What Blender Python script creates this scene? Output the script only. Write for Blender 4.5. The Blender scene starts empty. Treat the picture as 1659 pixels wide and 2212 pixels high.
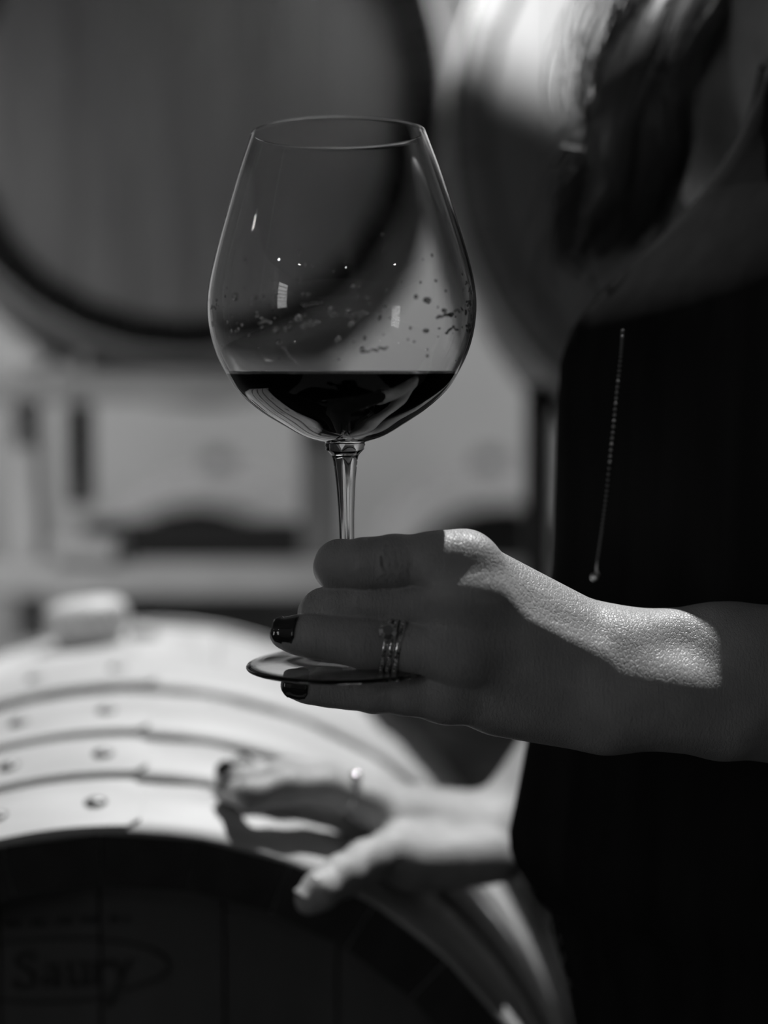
import bpy, math, random
import numpy as np
from mathutils import Vector, Matrix
random.seed(7); RNG = np.random.default_rng(11)
SC = bpy.context.scene
COL = SC.collection

# ------------------------------------------------------------------ camera
EYE = 1.15                                   # camera height above the cellar floor
F_PX = 3200.0                                # focal length in pixels of the 1659 x 2212 frame
PITCH = math.atan(301.0 / F_PX)              # looking slightly down
cam_data = bpy.data.cameras.new('camera')
cam_data.sensor_fit = 'VERTICAL'; cam_data.sensor_height = 36.0
cam_data.lens = 36.0 * F_PX / 2212.0
cam_data.clip_start = 0.05
cam_data.dof.use_dof = True
cam_data.dof.focus_distance = 0.597
cam_data.dof.aperture_fstop = 2.5
cam = bpy.data.objects.new('camera', cam_data); COL.objects.link(cam)
cam.location = (0, 0, EYE)
cam.rotation_euler = (math.pi / 2 - PITCH, 0, 0)
SC.camera = cam

# ------------------------------------------------------------------ world, lights, exposure
world = bpy.data.worlds.new('world'); SC.world = world; world.use_nodes = True
world.node_tree.nodes['Background'].inputs[0].default_value = (1, 1, 1, 1)
world.node_tree.nodes['Background'].inputs[1].default_value = 0.25
TO_SUN = Vector((0.14, 0.41, 0.90)).normalized()
sun = bpy.data.lights.new('sun', 'SUN'); sun.energy = 4.4; sun.angle = math.radians(0.6)
sun_o = bpy.data.objects.new('sun', sun); COL.objects.link(sun_o)
sun_o.rotation_euler = TO_SUN.to_track_quat('Z', 'Y').to_euler()

def lamp(name, kind, loc, target, energy, size=0.5, size_y=None, spot=None, blend=0.2):
    l = bpy.data.lights.new(name, kind); l.energy = energy
    if kind == 'AREA':
        l.size = size
        if size_y: l.shape = 'RECTANGLE'; l.size_y = size_y
    else:
        l.shadow_soft_size = size
    if spot: l.spot_size = math.radians(spot); l.spot_blend = blend
    o = bpy.data.objects.new(name, l); COL.objects.link(o); o.location = loc
    o.rotation_euler = (Vector(loc) - Vector(target)).to_track_quat('Z', 'Y').to_euler()
    return o
# added lamps: back wall wash, left barrel fill, lit patch on the right barrel
lamp('wall_fill', 'AREA', (-2.2, 3.3, 2.2), (-0.6, 5.3, 1.15), 33, 0.4)
lamp('wall_fill', 'AREA', (2.2, 3.3, 2.2), (0.6, 5.3, 1.15), 33, 0.4)
lamp('barrel_fill', 'SPOT', (-1.5, -0.3, 2.75), (-0.62, 1.55, 0.86), 150, 0.035, spot=34, blend=1.0)
lamp('patch_fill_spot', 'SPOT', (-1.2, -0.4, 2.9), (0.15, 1.24, 1.655), 1950, 0.03, spot=11.0, blend=0.2)  # added spot; its cone edge draws the border of the lit patch
for az in (-95, -58, -37, 5, 50):                     # row of small pendant bulbs in the room behind the camera
    bx_, by_ = 3.0 * math.sin(math.radians(az)), 0.6 - 3.0 * math.cos(math.radians(az))
    lamp('pendant_bulb', 'POINT', (bx_, by_, 2.75), (bx_, by_, 0), 2.2, 0.022)
SC.view_settings.view_transform = 'Standard'
SC.view_settings.look = 'None'
SC.view_settings.exposure = 0.0
SC.view_settings.gamma = 1.0
SC.view_settings.use_curve_mapping = False

# ------------------------------------------------------------------ helpers
CP, SP = math.cos(PITCH), math.sin(PITCH)
def px(x, y, Y):
    """a point of the photograph at the depth Y (metres in front of the camera)"""
    u = (x - 829.5) / F_PX; v = (1106.0 - y) / F_PX
    d = Vector((u, CP + v * SP, -SP + v * CP))
    return Vector((0, 0, EYE)) + d * (Y / d.y)
def ray(x, y):
    return px(x, y, 1.0) - Vector((0, 0, EYE))
def project(p):
    q = Vector(p) - Vector((0, 0, EYE))
    d = q.y * CP - q.z * SP; u = q.z * CP + q.y * SP
    return 829.5 + F_PX * q.x / d, 1106 - F_PX * u / d

def mesh_obj(name, verts, faces, mat, parent=None, smooth=True, loc=None, rot=None):
    me = bpy.data.meshes.new(name)
    me.from_pydata([tuple(v) for v in verts], [], [tuple(int(i) for i in f) for f in faces])
    if smooth: me.polygons.foreach_set('use_smooth', [True] * len(me.polygons))
    for m in (mat if isinstance(mat, (list, tuple)) else [mat]): me.materials.append(m)
    me.update()
    return link(name, me, parent, loc, rot)
def link(name, me, parent=None, loc=None, rot=None):
    o = bpy.data.objects.new(name, me); COL.objects.link(o)
    if parent: o.parent = parent
    if loc is not None: o.location = loc
    if rot is not None: o.rotation_euler = rot
    return o
def empty(name, loc, rot=(0, 0, 0)):
    o = bpy.data.objects.new(name, None); COL.objects.link(o); o.location = loc; o.rotation_euler = rot
    o.empty_display_size = 0.05
    return o
def tag(o, label=None, cat=None, group=None, kind=None):
    if label: o['label'] = label
    if cat: o['category'] = cat
    if group: o['group'] = group
    if kind: o['kind'] = kind
    return o
def world_child(o, parent):
    """parent an object whose mesh is written in world coordinates"""
    o.parent = parent
    o.matrix_parent_inverse = parent_matrix(parent).inverted()
    return o
def parent_matrix(p):
    m = Matrix.LocRotScale(p.location, p.rotation_euler, p.scale)
    return parent_matrix(p.parent) @ m if p.parent else m

class MB:
    """collects simple shapes into one mesh"""
    def __init__(self): self.v = []; self.f = []
    def add(self, v, f):
        n = len(self.v); self.v += [Vector(q) for q in v]; self.f += [tuple(i + n for i in q) for q in f]; return self
    def box(self, x0, x1, y0, y1, z0, z1, b=0.0):
        if b <= 0:
            v = [(x, y, z) for x in (x0, x1) for y in (y0, y1) for z in (z0, z1)]
            f = [(0, 1, 3, 2), (4, 6, 7, 5), (0, 4, 5, 1), (2, 3, 7, 6), (0, 2, 6, 4), (1, 5, 7, 3)]
            return self.add(v, f)
        c = Vector(((x0 + x1) / 2, (y0 + y1) / 2, (z0 + z1) / 2)); h = Vector(((x1 - x0) / 2, (y1 - y0) / 2, (z1 - z0) / 2))
        v = []; idx = {}
        for sx in (-1, 1):
            for sy in (-1, 1):
                for sz in (-1, 1):
                    for ax in range(3):
                        q = Vector((sx * (h.x - b), sy * (h.y - b), sz * (h.z - b))); q[ax] = (sx, sy, sz)[ax] * h[ax]
                        idx[(sx, sy, sz, ax)] = len(v); v.append(c + q)
        f = []
        for ax in range(3):
            a, d = [(1, 2), (2, 0), (0, 1)][ax]
            for s in (-1, 1):
                def k(p, q):
                    t = [0, 0, 0]; t[ax] = s; t[a] = p; t[d] = q; return idx[(*t, ax)]
                qd = [k(-1, -1), k(1, -1), k(1, 1), k(-1, 1)]; f.append(qd if s > 0 else qd[::-1])
        for ax in range(3):
            a, d = [(1, 2), (2, 0), (0, 1)][ax]
            for p in (-1, 1):
                for q in (-1, 1):
                    def k(s, w):
                        t = [0, 0, 0]; t[ax] = s; t[a] = p; t[d] = q; return idx[(*t, w)]
                    f.append([k(-1, a), k(1, a), k(1, d), k(-1, d)] if p * q > 0 else [k(-1, a), k(-1, d), k(1, d), k(1, a)])
        for sx in (-1, 1):
            for sy in (-1, 1):
                for sz in (-1, 1):
                    t = [idx[(sx, sy, sz, i)] for i in range(3)]; f.append(t if sx * sy * sz > 0 else t[::-1])
        return self.add(v, f)
    def tube(self, pts, rad, n=8, caps=True):
        pts = [Vector(p) for p in pts]
        if not hasattr(rad, '__len__'): rad = [rad] * len(pts)
        t = (pts[1] - pts[0]).normalized(); up = Vector((0, 0, 1)) if abs(t.z) < .9 else Vector((1, 0, 0))
        a = t.cross(up).normalized(); v = []; f = []
        for i, p in enumerate(pts):
            t = (pts[min(i + 1, len(pts) - 1)] - pts[max(i - 1, 0)])
            t = t.normalized() if t.length > 1e-9 else Vector((0, 0, 1))
            a = (a - t * a.dot(t)).normalized(); b = t.cross(a)
            for k in range(n):
                w = 2 * math.pi * k / n; v.append(p + (a * math.cos(w) + b * math.sin(w)) * rad[i])
        for i in range(len(pts) - 1):
            for k in range(n):
                f.append((i * n + k, i * n + (k + 1) % n, (i + 1) * n + (k + 1) % n, (i + 1) * n + k))
        if caps:
            f.append(tuple(range(n))[::-1]); f.append(tuple(range((len(pts) - 1) * n, len(pts) * n)))
        return self.add(v, f)
    def lathe(self, prof, n=32, M=None, closed=False):
        """prof: list of (r, z); r = 0 makes a pole"""
        M = M or Matrix.Identity(4); v = []; f = []; rows = []
        for r, z in prof:
            if r < 1e-7: rows.append([len(v)]); v.append(M @ Vector((0, 0, z)))
            else:
                rows.append(list(range(len(v), len(v) + n)))
                v += [M @ Vector((r * math.cos(2 * math.pi * k / n), r * math.sin(2 * math.pi * k / n), z)) for k in range(n)]
        pairs = list(zip(rows[:-1], rows[1:]))
        if closed: pairs.append((rows[-1], rows[0]))
        for A, B in pairs:
            for k in range(n):
                k2 = (k + 1) % n
                if len(A) == 1 and len(B) == 1: continue
                if len(A) == 1: f.append((A[0], B[k2], B[k]))
                elif len(B) == 1: f.append((A[k], A[k2], B[0]))
                else: f.append((A[k], A[k2], B[k2], B[k]))
        return self.add(v, f)
    def ball(self, c, r, n=10, m=6, M=None):
        prof = [(0, -1)] + [(math.sin(math.pi * i / m), -math.cos(math.pi * i / m)) for i in range(1, m)] + [(0, 1)]
        T = Matrix.Translation(Vector(c)) @ (M or Matrix.Identity(4)) @ Matrix.Scale(r, 4)
        return self.lathe(prof, n, T)
    def build(self, name, mat, parent=None, smooth=True, world=False):
        o = mesh_obj(name, self.v, self.f, mat, None if world else parent, smooth)
        if world and parent: world_child(o, parent)
        return o

# ------------------------------------------------------------------ materials (the photograph is black and white)
def material(name, v, rough=0.6, metal=0.0, spec=0.5, **kw):
    m = bpy.data.materials.new(name); m.use_nodes = True
    b = m.node_tree.nodes['Principled BSDF']
    b.inputs['Base Color'].default_value = (v, v, v, 1); b.inputs['Roughness'].default_value = rough
    b.inputs['Metallic'].default_value = metal; b.inputs['Specular IOR Level'].default_value = spec
    for k, w in kw.items(): b.inputs[k].default_value = w
    return m
def nodes(m): return m.node_tree.nodes, m.node_tree.links, m.node_tree.nodes['Principled BSDF']
def coords(m, scale, rot=(0, 0, 0)):
    N, L, b = nodes(m)
    tc = N.new('ShaderNodeTexCoord'); mp = N.new('ShaderNodeMapping')
    mp.inputs['Scale'].default_value = scale; mp.inputs['Rotation'].default_value = rot
    L.new(tc.outputs['Object'], mp.inputs['Vector']); return mp.outputs['Vector']
def ramp_between(m, fac, a, b_, lo=0.3, hi=0.7):
    N, L, b = nodes(m); r = N.new('ShaderNodeValToRGB')
    r.color_ramp.elements[0].color = (a, a, a, 1); r.color_ramp.elements[1].color = (b_, b_, b_, 1)
    r.color_ramp.elements[0].position = lo; r.color_ramp.elements[1].position = hi
    L.new(fac, r.inputs['Fac']); return r.outputs['Color']
def bump(m, height, strength, dist, prev=None):
    N, L, b = nodes(m); n = N.new('ShaderNodeBump'); n.inputs['Strength'].default_value = strength; n.inputs['Distance'].default_value = dist
    L.new(height, n.inputs['Height'])
    if prev: L.new(prev, n.inputs['Normal'])
    return n.outputs['Normal']
def wood(name, lo, hi, scale, rough=0.6, bump_d=0.0006):
    m = material(name, hi, rough); N, L, b = nodes(m)
    v = coords(m, scale)
    n = N.new('ShaderNodeTexNoise'); n.inputs['Scale'].default_value = 1.0; n.inputs['Detail'].default_value = 6; n.inputs['Roughness'].default_value = .6
    L.new(v, n.inputs['Vector'])
    oi = N.new('ShaderNodeObjectInfo'); mx = N.new('ShaderNodeMath'); mx.operation = 'MULTIPLY_ADD'
    mx.inputs[1].default_value = 0.22; L.new(oi.outputs['Random'], mx.inputs[0]); L.new(n.outputs['Fac'], mx.inputs[2])
    L.new(ramp_between(m, mx.outputs[0], lo, hi, .35, .85), b.inputs['Base Color'])
    L.new(bump(m, n.outputs['Fac'], .5, bump_d), b.inputs['Normal']); return m
M_STAVE = wood('oak_stave', .42, .62, (60, 5, 60))
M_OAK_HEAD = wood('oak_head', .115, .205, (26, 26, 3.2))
M_SHADED_HEAD = wood('shaded_oak_head', .075, .135, (26, 26, 3.2))  # darker copy of the oak, the right barrel's shade put into its colour
M_DARK_HEAD = wood('shade_toned_head', .070, .105, (26, 26, 3.2), .7)  # shade on the foreground head put into the base colour
M_CHIME = wood('dark_chime', .02, .04, (60, 5, 60), .8)  # stave ends far darker than the stave sides
M_BLACK_CHIME = material('near_black_chime', .012, .9, 0, .1)  # near-black stave ends for the left barrel
def steel(name, lo, hi, rough, metal):
    m = material(name, hi, rough, metal); N, L, b = nodes(m)
    n = N.new('ShaderNodeTexNoise'); n.inputs['Scale'].default_value = 1; n.inputs['Detail'].default_value = 4
    L.new(coords(m, (14, 40, 14)), n.inputs['Vector'])
    L.new(ramp_between(m, n.outputs['Fac'], lo, hi), b.inputs['Base Color']); return m
M_HOOP = steel('galvanised_hoop', .42, .54, .6, .1)
M_RIVET = steel('rivet_steel', .16, .24, .45, .6)
M_RACK = steel('painted_rack_steel', .20, .27, .55, .1)
M_RACK_LIGHT = steel('pale_rack_timber', .62, .78, .7, 0)
M_RACK_MID = steel('grey_rack_steel', .36, .46, .6, 0)
M_RACK_DARK = material('dark_bracket', .02, .6)
M_BUNG = material('silicone_bung', .62, .5)
def plaster():
    m = material('plaster', .5, .9); N, L, b = nodes(m)
    n = N.new('ShaderNodeTexNoise'); n.inputs['Scale'].default_value = 2.0; n.inputs['Detail'].default_value = 5
    L.new(coords(m, (1, 1, 1)), n.inputs['Vector'])
    L.new(ramp_between(m, n.outputs['Fac'], .46, .56), b.inputs['Base Color']); return m
M_WALL = plaster()
M_FLOOR = steel('concrete_floor', .02, .035, .8, 0)
M_CEIL = material('ceiling_boards', .16, .8)
def glass(name, ior, v=1.0, rough=0.0):
    m = bpy.data.materials.new(name); m.use_nodes = True; N = m.node_tree.nodes; N.clear()
    o = N.new('ShaderNodeOutputMaterial'); g = N.new('ShaderNodeBsdfGlass')
    g.inputs['Color'].default_value = (v, v, v, 1); g.inputs['IOR'].default_value = ior; g.inputs['Roughness'].default_value = rough
    m.node_tree.links.new(g.outputs[0], o.inputs[0]); return m
M_GLASS = glass('crystal_glass', 1.5, .98)
M_WINE = glass('red_wine_liquid', 1.34, .03)
M_DROP = glass('wine_droplet_liquid', 1.34, .75)
M_GEM = material('faceted_gem', .85, .06, .9)
M_SILVER = material('white_gold', .7, .18, 1.0)
M_POLISH = material('polished_stone', .95, .14, 1.0)
M_NAIL = material('dark_nail_polish', .018, .08, 0, .6, **{'Coat Weight': 1.0, 'Coat Roughness': .05})
M_NAIL_BARE = material('bare_nail', .42, .25)
def skin():
    m = material('skin', .40, .42, 0, .45); N, L, b = nodes(m)
    n = N.new('ShaderNodeTexNoise'); n.inputs['Scale'].default_value = 60; n.inputs['Detail'].default_value = 4
    tc = N.new('ShaderNodeTexCoord'); L.new(tc.outputs['Object'], n.inputs['Vector'])
    L.new(ramp_between(m, n.outputs['Fac'], .35, .45), b.inputs['Base Color'])
    v = N.new('ShaderNodeTexVoronoi'); v.feature = 'DISTANCE_TO_EDGE'; v.inputs['Scale'].default_value = 1.0
    L.new(coords(m, (900, 600, 420), (0, .25, 0)), v.inputs['Vector'])
    cl = N.new('ShaderNodeMath'); cl.operation = 'MINIMUM'; cl.inputs[1].default_value = .16; L.new(v.outputs['Distance'], cl.inputs[0])
    n2 = N.new('ShaderNodeTexNoise'); n2.inputs['Scale'].default_value = 1; n2.inputs['Detail'].default_value = 3
    L.new(coords(m, (950, 500, 160), (0, .2, 0)), n2.inputs['Vector'])
    b1 = bump(m, cl.outputs[0], .5, .0014); b2 = bump(m, n2.outputs['Fac'], .35, .0010, b1)
    L.new(b2, b.inputs['Normal']); return m
M_SKIN = skin()
def cloth():
    m = material('black_crepe', .01, .9, 0, .05); N, L, b = nodes(m)
    n = N.new('ShaderNodeTexNoise'); n.inputs['Scale'].default_value = 1; L.new(coords(m, (90, 90, 6)), n.inputs['Vector'])
    L.new(ramp_between(m, n.outputs['Fac'], .014, .021), b.inputs['Base Color']); return m
M_DRESS = cloth()
M_HAIR = material('brown_hair', .075, .32, 0, .6)
M_PANE = bpy.data.materials.new('daylight_pane'); M_PANE.use_nodes = True
_b = M_PANE.node_tree.nodes['Principled BSDF']; _b.inputs['Base Color'].default_value = (.1, .1, .1, 1)
_b.inputs['Emission Color'].default_value = (1, 1, 1, 1); _b.inputs['Emission Strength'].default_value = 3.4

# ------------------------------------------------------------------ the cellar
def struct(name, mb, mat): return tag(mb.build(name, mat, smooth=False), kind='structure')
struct('floor', MB().box(-4, 4, -5, 5.3, -.1, 0), M_FLOOR)
struct('wall_back', MB().box(-4.1, 4.1, 5.3, 5.45, -.1, 3.3), M_WALL)
struct('wall_rear', MB().box(-4.1, 4.1, -5.15, -5, -.1, 3.3), M_WALL)
struct('wall_right', MB().box(4, 4.15, -5, 5.3, -.1, 3.3), M_WALL)
WY0, WY1, WZ0, WZ1 = -3.45, -2.35, .85, 2.75
struct('wall_left', MB().box(-4.15, -4, -5, WY0, -.1, 3.3).box(-4.15, -4, WY1, 5.3, -.1, 3.3)
       .box(-4.15, -4, WY0, WY1, -.1, WZ0).box(-4.15, -4, WY0, WY1, WZ1, 3.3), M_WALL)
HX0, HX1, HY0, HY1 = -.20, 1.20, 1.05, 2.65            # opening in an unseen ceiling, added to keep sun on the foreground
struct('ceiling', MB().box(-4.1, HX0, -5.1, 5.4, 3.3, 3.4).box(HX1, 4.1, -5.1, 5.4, 3.3, 3.4)
       .box(HX0, HX1, -5.1, HY0, 3.3, 3.4).box(HX0, HX1, HY1, 5.4, 3.3, 3.4), M_CEIL)
win = empty('window_1', (-4.05, (WY0 + WY1) / 2, WZ0)); tag(win, kind='structure')
def win_part(name, mb, mat): return mb.build(name, mat, win, smooth=False, world=True)
NX, NZ = 4, 7
for i in range(NX):
    for j in range(NZ):
        y0 = WY0 + .04 + (WY1 - WY0 - .08) * i / NX; y1 = WY0 + .04 + (WY1 - WY0 - .08) * (i + 1) / NX
        z0 = WZ0 + .04 + (WZ1 - WZ0 - .08) * j / NZ; z1 = WZ0 + .04 + (WZ1 - WZ0 - .08) * (j + 1) / NZ
        win_part('pane', MB().box(-4.07, -4.06, y0 + .012, y1 - .012, z0 + .012, z1 - .012), M_PANE)
fr = MB()
for i in range(NX + 1):
    y = WY0 + .04 + (WY1 - WY0 - .08) * i / NX; fr.box(-4.09, -4.03, y - .014, y + .014, WZ0, WZ1)
for j in range(NZ + 1):
    z = WZ0 + .04 + (WZ1 - WZ0 - .08) * j / NZ; fr.box(-4.09, -4.03, WY0, WY1, z - .014, z + .014)
win_part('window_frame', fr, M_RACK_DARK)

# ------------------------------------------------------------------ barrels
def profile_r(s, R, RB, L):
    t = 1 - 2 * s / L; return RB - (RB - R) * t * t
def make_barrel(label, C, yaw, pitch, R, RB, L, head_mat, hoops, nst=30, seg=10, boards=8, group=None, laps=None, recess=.03, chime=None, tk=.026):
    """axis centre of the near chime at C; the axis runs away from the camera"""
    rot = (pitch, 0, -yaw)
    rm = Matrix.Rotation(-yaw, 4, 'Z') @ Matrix.Rotation(pitch, 4, 'X')
    base = Vector(C) + rm @ Vector((0, L / 2, -RB))
    root = empty('wine_barrel', base, rot)
    tag(root, label, 'barrel', group)
    off = Vector((0, -L / 2, RB))
    # one stave, shared
    v = []; f = []; h = math.pi / nst * .985
    for i in range(seg + 1):
        s = L * i / seg; r = profile_r(s, R, RB, L)
        for rr in (r, r - tk):
            for w in (-h, h): v.append((rr * math.sin(w), s, rr * math.cos(w) ))
    mats = []
    for i in range(seg):
        a = i * 4; b = a + 4
        f += [(a, a + 1, b + 1, b), (a + 2, b + 2, b + 3, a + 3), (a, b, b + 2, a + 2), (a + 1, a + 3, b + 3, b + 1)]; mats += [0] * 4
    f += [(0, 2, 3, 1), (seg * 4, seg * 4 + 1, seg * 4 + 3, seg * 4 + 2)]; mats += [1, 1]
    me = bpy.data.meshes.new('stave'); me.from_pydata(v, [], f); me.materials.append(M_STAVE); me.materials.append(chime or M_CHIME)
    me.polygons.foreach_set('material_index', mats)
    for k in range(nst): link('stave', me, root, off, (0, 2 * math.pi * (k + .5) / nst, 0))
    # head boards, both ends
    for end in (0, 1):
        ri = profile_r(recess, R, RB, L) - tk + .006
        s0 = recess if end == 0 else L - recess - .02
        ws = [random.uniform(.8, 1.25) for _ in range(boards)]; tot = sum(ws); x = -ri
        for k in range(boards):
            x1 = x + 2 * ri * ws[k] / tot; g = .0007
            xs = [x + g + (x1 - x - 2 * g) * i / 4 for i in range(5)]
            top = [(q, math.sqrt(max(ri * ri - q * q, 1e-6))) for q in xs]
            outl = top + [(q, -z) for q, z in reversed(top)]
            n = len(outl)
            vv = [(q, s0, z) for q, z in outl] + [(q, s0 + .02, z) for q, z in outl]
            ff = [tuple(range(n))[::-1] if False else tuple(range(n)), tuple(range(n, 2 * n))[::-1]] + [(i, i + n, (i + 1) % n + n, (i + 1) % n) for i in range(n)]
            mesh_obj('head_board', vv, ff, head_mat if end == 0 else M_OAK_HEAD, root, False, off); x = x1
    # hoops
    NH = 96
    for hi, (s0, s1) in enumerate(hoops):
        for side in (0, 1):
            a0, a1 = (s0, s1) if side == 0 else (L - s1, L - s0)
            prof = []
            for i in range(4):
                s = a0 + (a1 - a0) * i / 3; prof.append((profile_r(max(0, min(L, s)), R, RB, L) + .0022, s))
            for i in range(3, -1, -1):
                s = a0 + (a1 - a0) * i / 3; prof.append((profile_r(max(0, min(L, s)), R, RB, L) + .0002, s))
            mb = MB().lathe(prof, NH, Matrix.Rotation(-math.pi / 2, 4, 'X'), closed=True)
            ho = mb.build('hoop', M_HOOP, root); ho.location = off
            if side == 0 and laps:
                th_end, riv = laps[hi]
                NT = 40; v = []; f = []; NS = 8; c = .0085; T0 = th_end - .95
                for i in range(NT + 1):
                    th = T0 + (th_end - T0) * i / NT
                    e = (th_end - th) * R           # distance from the rounded end
                    ins = 0 if e > c else c - math.sqrt(max(0, c * c - (c - e) ** 2))
                    e2 = (th - T0) * R
                    b0, b1 = a0 + ins - .0004, a1 - ins
                    for j in range(NS + 1):
                        s = b0 + (b1 - b0) * j / NS; r = profile_r(max(0, s), R, RB, L) + .0048
                        v.append((r * math.sin(th), s, r * math.cos(th)))
                    for j in (NS, 0):
                        s = b0 + (b1 - b0) * j / NS; r = profile_r(max(0, s), R, RB, L) + .0018
                        v.append((r * math.sin(th), s, r * math.cos(th)))
                W = NS + 3
                for i in range(NT):
                    for j in range(W): f.append((i * W + j, (i + 1) * W + j, (i + 1) * W + (j + 1) % W, i * W + (j + 1) % W))
                f.append(tuple(range(W))); f.append(tuple(range(NT * W, NT * W + W))[::-1])
                lp = mesh_obj('hoop_lap', v, f, M_HOOP, ho, False)
                for th, sr in riv:
                    r = profile_r(sr, R, RB, L) + .0046
                    T = Matrix.Translation((r * math.sin(th), sr, r * math.cos(th))) @ Matrix.Rotation(th, 4, 'Y')
                    MB().lathe([(0, .0026), (.003, .0024), (.0052, .0012), (.006, 0), (.006, -.001)][::-1], 14, T).build('rivet', M_RIVET, ho)
    return root, rm, base

# foreground barrel (the lap ends and rivets sit where the photograph shows them)
FB = dict(C=Vector((-.138, .70, EYE - .468)), yaw=-.11, pitch=-.04, R=.2425, RB=.2935, L=.68)
def fb_axes():
    rm = Matrix.Rotation(-FB['yaw'], 4, 'Z') @ Matrix.Rotation(FB['pitch'], 4, 'X')
    return rm, FB['C']
FRM, FC = fb_axes()
def fb_point(th, s, lift=0.0):
    r = profile_r(s, FB['R'], FB['RB'], FB['L']) + lift
    return FC + FRM @ Vector((r * math.sin(th), s, r * math.cos(th)))
def fb_theta(xp, s):
    best = min((abs(project(fb_point(t / 1000, s))[0] - xp), t / 1000) for t in range(-700, 700, 4)); return best[1]
def fb_hit(x, y, lift=0.0):
    """where the line of sight through a pixel meets the barrel's side"""
    d = ray(x, y)
    for i in range(0, 4000):
        t = .60 + i * .0002
        q = FRM.inverted() @ (Vector((0, 0, EYE)) + d * t - FC)
        if q.y >= -.01 and math.hypot(q.x, q.z) <= profile_r(max(0, q.y), FB['R'], FB['RB'], FB['L']) + lift:
            return Vector((0, 0, EYE)) + d * t
    return None
HS = [(-.0015, .044), (.053, .094), (.105, .160), (.181, .245)]
LAPX = [300, 315, 320, 337]; RIVX = [(207, -5), (225, 25), (231, 45), (255, 80)]
laps = []
for k, (s0, s1) in enumerate(HS):
    sm = s0 + (s1 - s0) * .5
    laps.append((fb_theta(LAPX[k], s0 + .005), [(fb_theta(x, sm), sm) for x in RIVX[k]]))
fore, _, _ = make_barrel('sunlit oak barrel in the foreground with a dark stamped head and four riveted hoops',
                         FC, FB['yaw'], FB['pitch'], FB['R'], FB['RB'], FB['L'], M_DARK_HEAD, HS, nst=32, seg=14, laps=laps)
# stamped lettering on the dark head
M_INK = material('burnt_stamp', .042, .8)
HN = FRM @ Vector((0, -1, 0)); HP = FC + FRM @ Vector((0, .0292, 0))
def on_head(x, y):
    d = ray(x, y); o = Vector((0, 0, EYE)); t = (HP - o).dot(HN) / d.dot(HN); return o + d * t
def stroke(mb, pts, w):
    """flat inked stroke on the head; pts in photo pixels, w in pixels (list or number)"""
    P = [on_head(*p) for p in pts]; n = len(P)
    if not hasattr(w, '__len__'): w = [w] * n
    v = []
    for i in range(n):
        t = (P[min(i + 1, n - 1)] - P[max(i - 1, 0)]).normalized(); a = t.cross(HN).normalized() * (w[i] * .5 * .73 / F_PX)
        v += [P[i] + a, P[i] - a, P[i] + a + HN * .0006, P[i] - a + HN * .0006]
    f = []
    for i in range(n - 1):
        a, b = 4 * i, 4 * i + 4
        f += [(a + 2, a + 3, b + 3, b + 2), (a, b, b + 1, a + 1), (a, a + 2, b + 2, b), (a + 1, b + 1, b + 3, a + 3)]
    f += [(0, 1, 3, 2), (4 * n - 4, 4 * n - 2, 4 * n - 1, 4 * n - 3)]
    mb.add(v, f)
def smooth(pts, n=8):
    P = [Vector((*p, 0)) for p in pts]; P = [P[0] * 2 - P[1]] + P + [P[-1] * 2 - P[-2]]; out = []
    for i in range(1, len(P) - 2):
        for k in range(n):
            t = k / n; a, b, c, d = P[i - 1:i + 3]
            q = .5 * ((2 * b) + (c - a) * t + (2 * a - 5 * b + 4 * c - d) * t * t + (3 * b - a - 3 * c + d) * t ** 3); out.append((q.x, q.y))
    out.append(tuple(pts[-1])); return out
lt = MB()
stroke(lt, smooth([(74, 2072), (60, 2060), (42, 2064), (36, 2078), (48, 2090), (66, 2100), (72, 2116), (60, 2130), (40, 2132), (26, 2120)]), 9)
stroke(lt, smooth([(96, 2092), (108, 2084), (120, 2090), (122, 2106), (122, 2128), (130, 2130)]), 8)
stroke(lt, smooth([(122, 2104), (104, 2108), (94, 2118), (100, 2130), (114, 2126), (122, 2116)]), 7)
stroke(lt, smooth([(140, 2084), (150, 2084), (150, 2110), (156, 2128), (170, 2126), (180, 2114)]), 8)
stroke(lt, smooth([(172, 2082), (182, 2082), (182, 2110), (184, 2126), (194, 2126)]), 8)
stroke(lt, [(196, 2080), (207, 2080), (207, 2124)], 8); stroke(lt, [(198, 2124), (218, 2124)], 5)
stroke(lt, smooth([(207, 2098), (216, 2084), (228, 2080), (232, 2088)]), 8)
stroke(lt, smooth([(232, 2076), (246, 2078), (254, 2096), (262, 2110)]), 8)
stroke(lt, smooth([(282, 2070), (272, 2088), (260, 2114), (250, 2140), (244, 2160), (234, 2172), (226, 2166)]), 8)
world_child(mesh_obj('stamped_lettering', lt.v, lt.f, M_INK, None, False), fore)
el = MB()
stroke(el, smooth([(-120, 2100), (-90, 2066), (-20, 2042), (80, 2030), (190, 2028), (290, 2040), (350, 2064), (362, 2090), (345, 2112), (300, 2128), (265, 2140)]), 6)
stroke(el, smooth([(236, 2152), (160, 2162), (60, 2164), (-40, 2154), (-110, 2130), (-120, 2100)]), 6)
world_child(mesh_obj('stamped_oval', el.v, el.f, M_INK, None, False), fore)
dm = MB()
for x, y, w in [(20, 1997, 14), (38, 1996, 12), (72, 1995, 10), (90, 1994, 12), (128, 1992, 8), (146, 1990, 12), (182, 1987, 14), (204, 1986, 14), (240, 1986, 8), (252, 1984, 12), (274, 1986, 8)]:
    stroke(dm, [(x - w / 2, y - 3), (x + w / 2, y - 3)], 9); stroke(dm, [(x - w / 2, y + 5), (x + w / 3, y + 5)], 5)
world_child(mesh_obj('stamped_marks', dm.v, dm.f, M_INK, None, False), fore)
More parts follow.
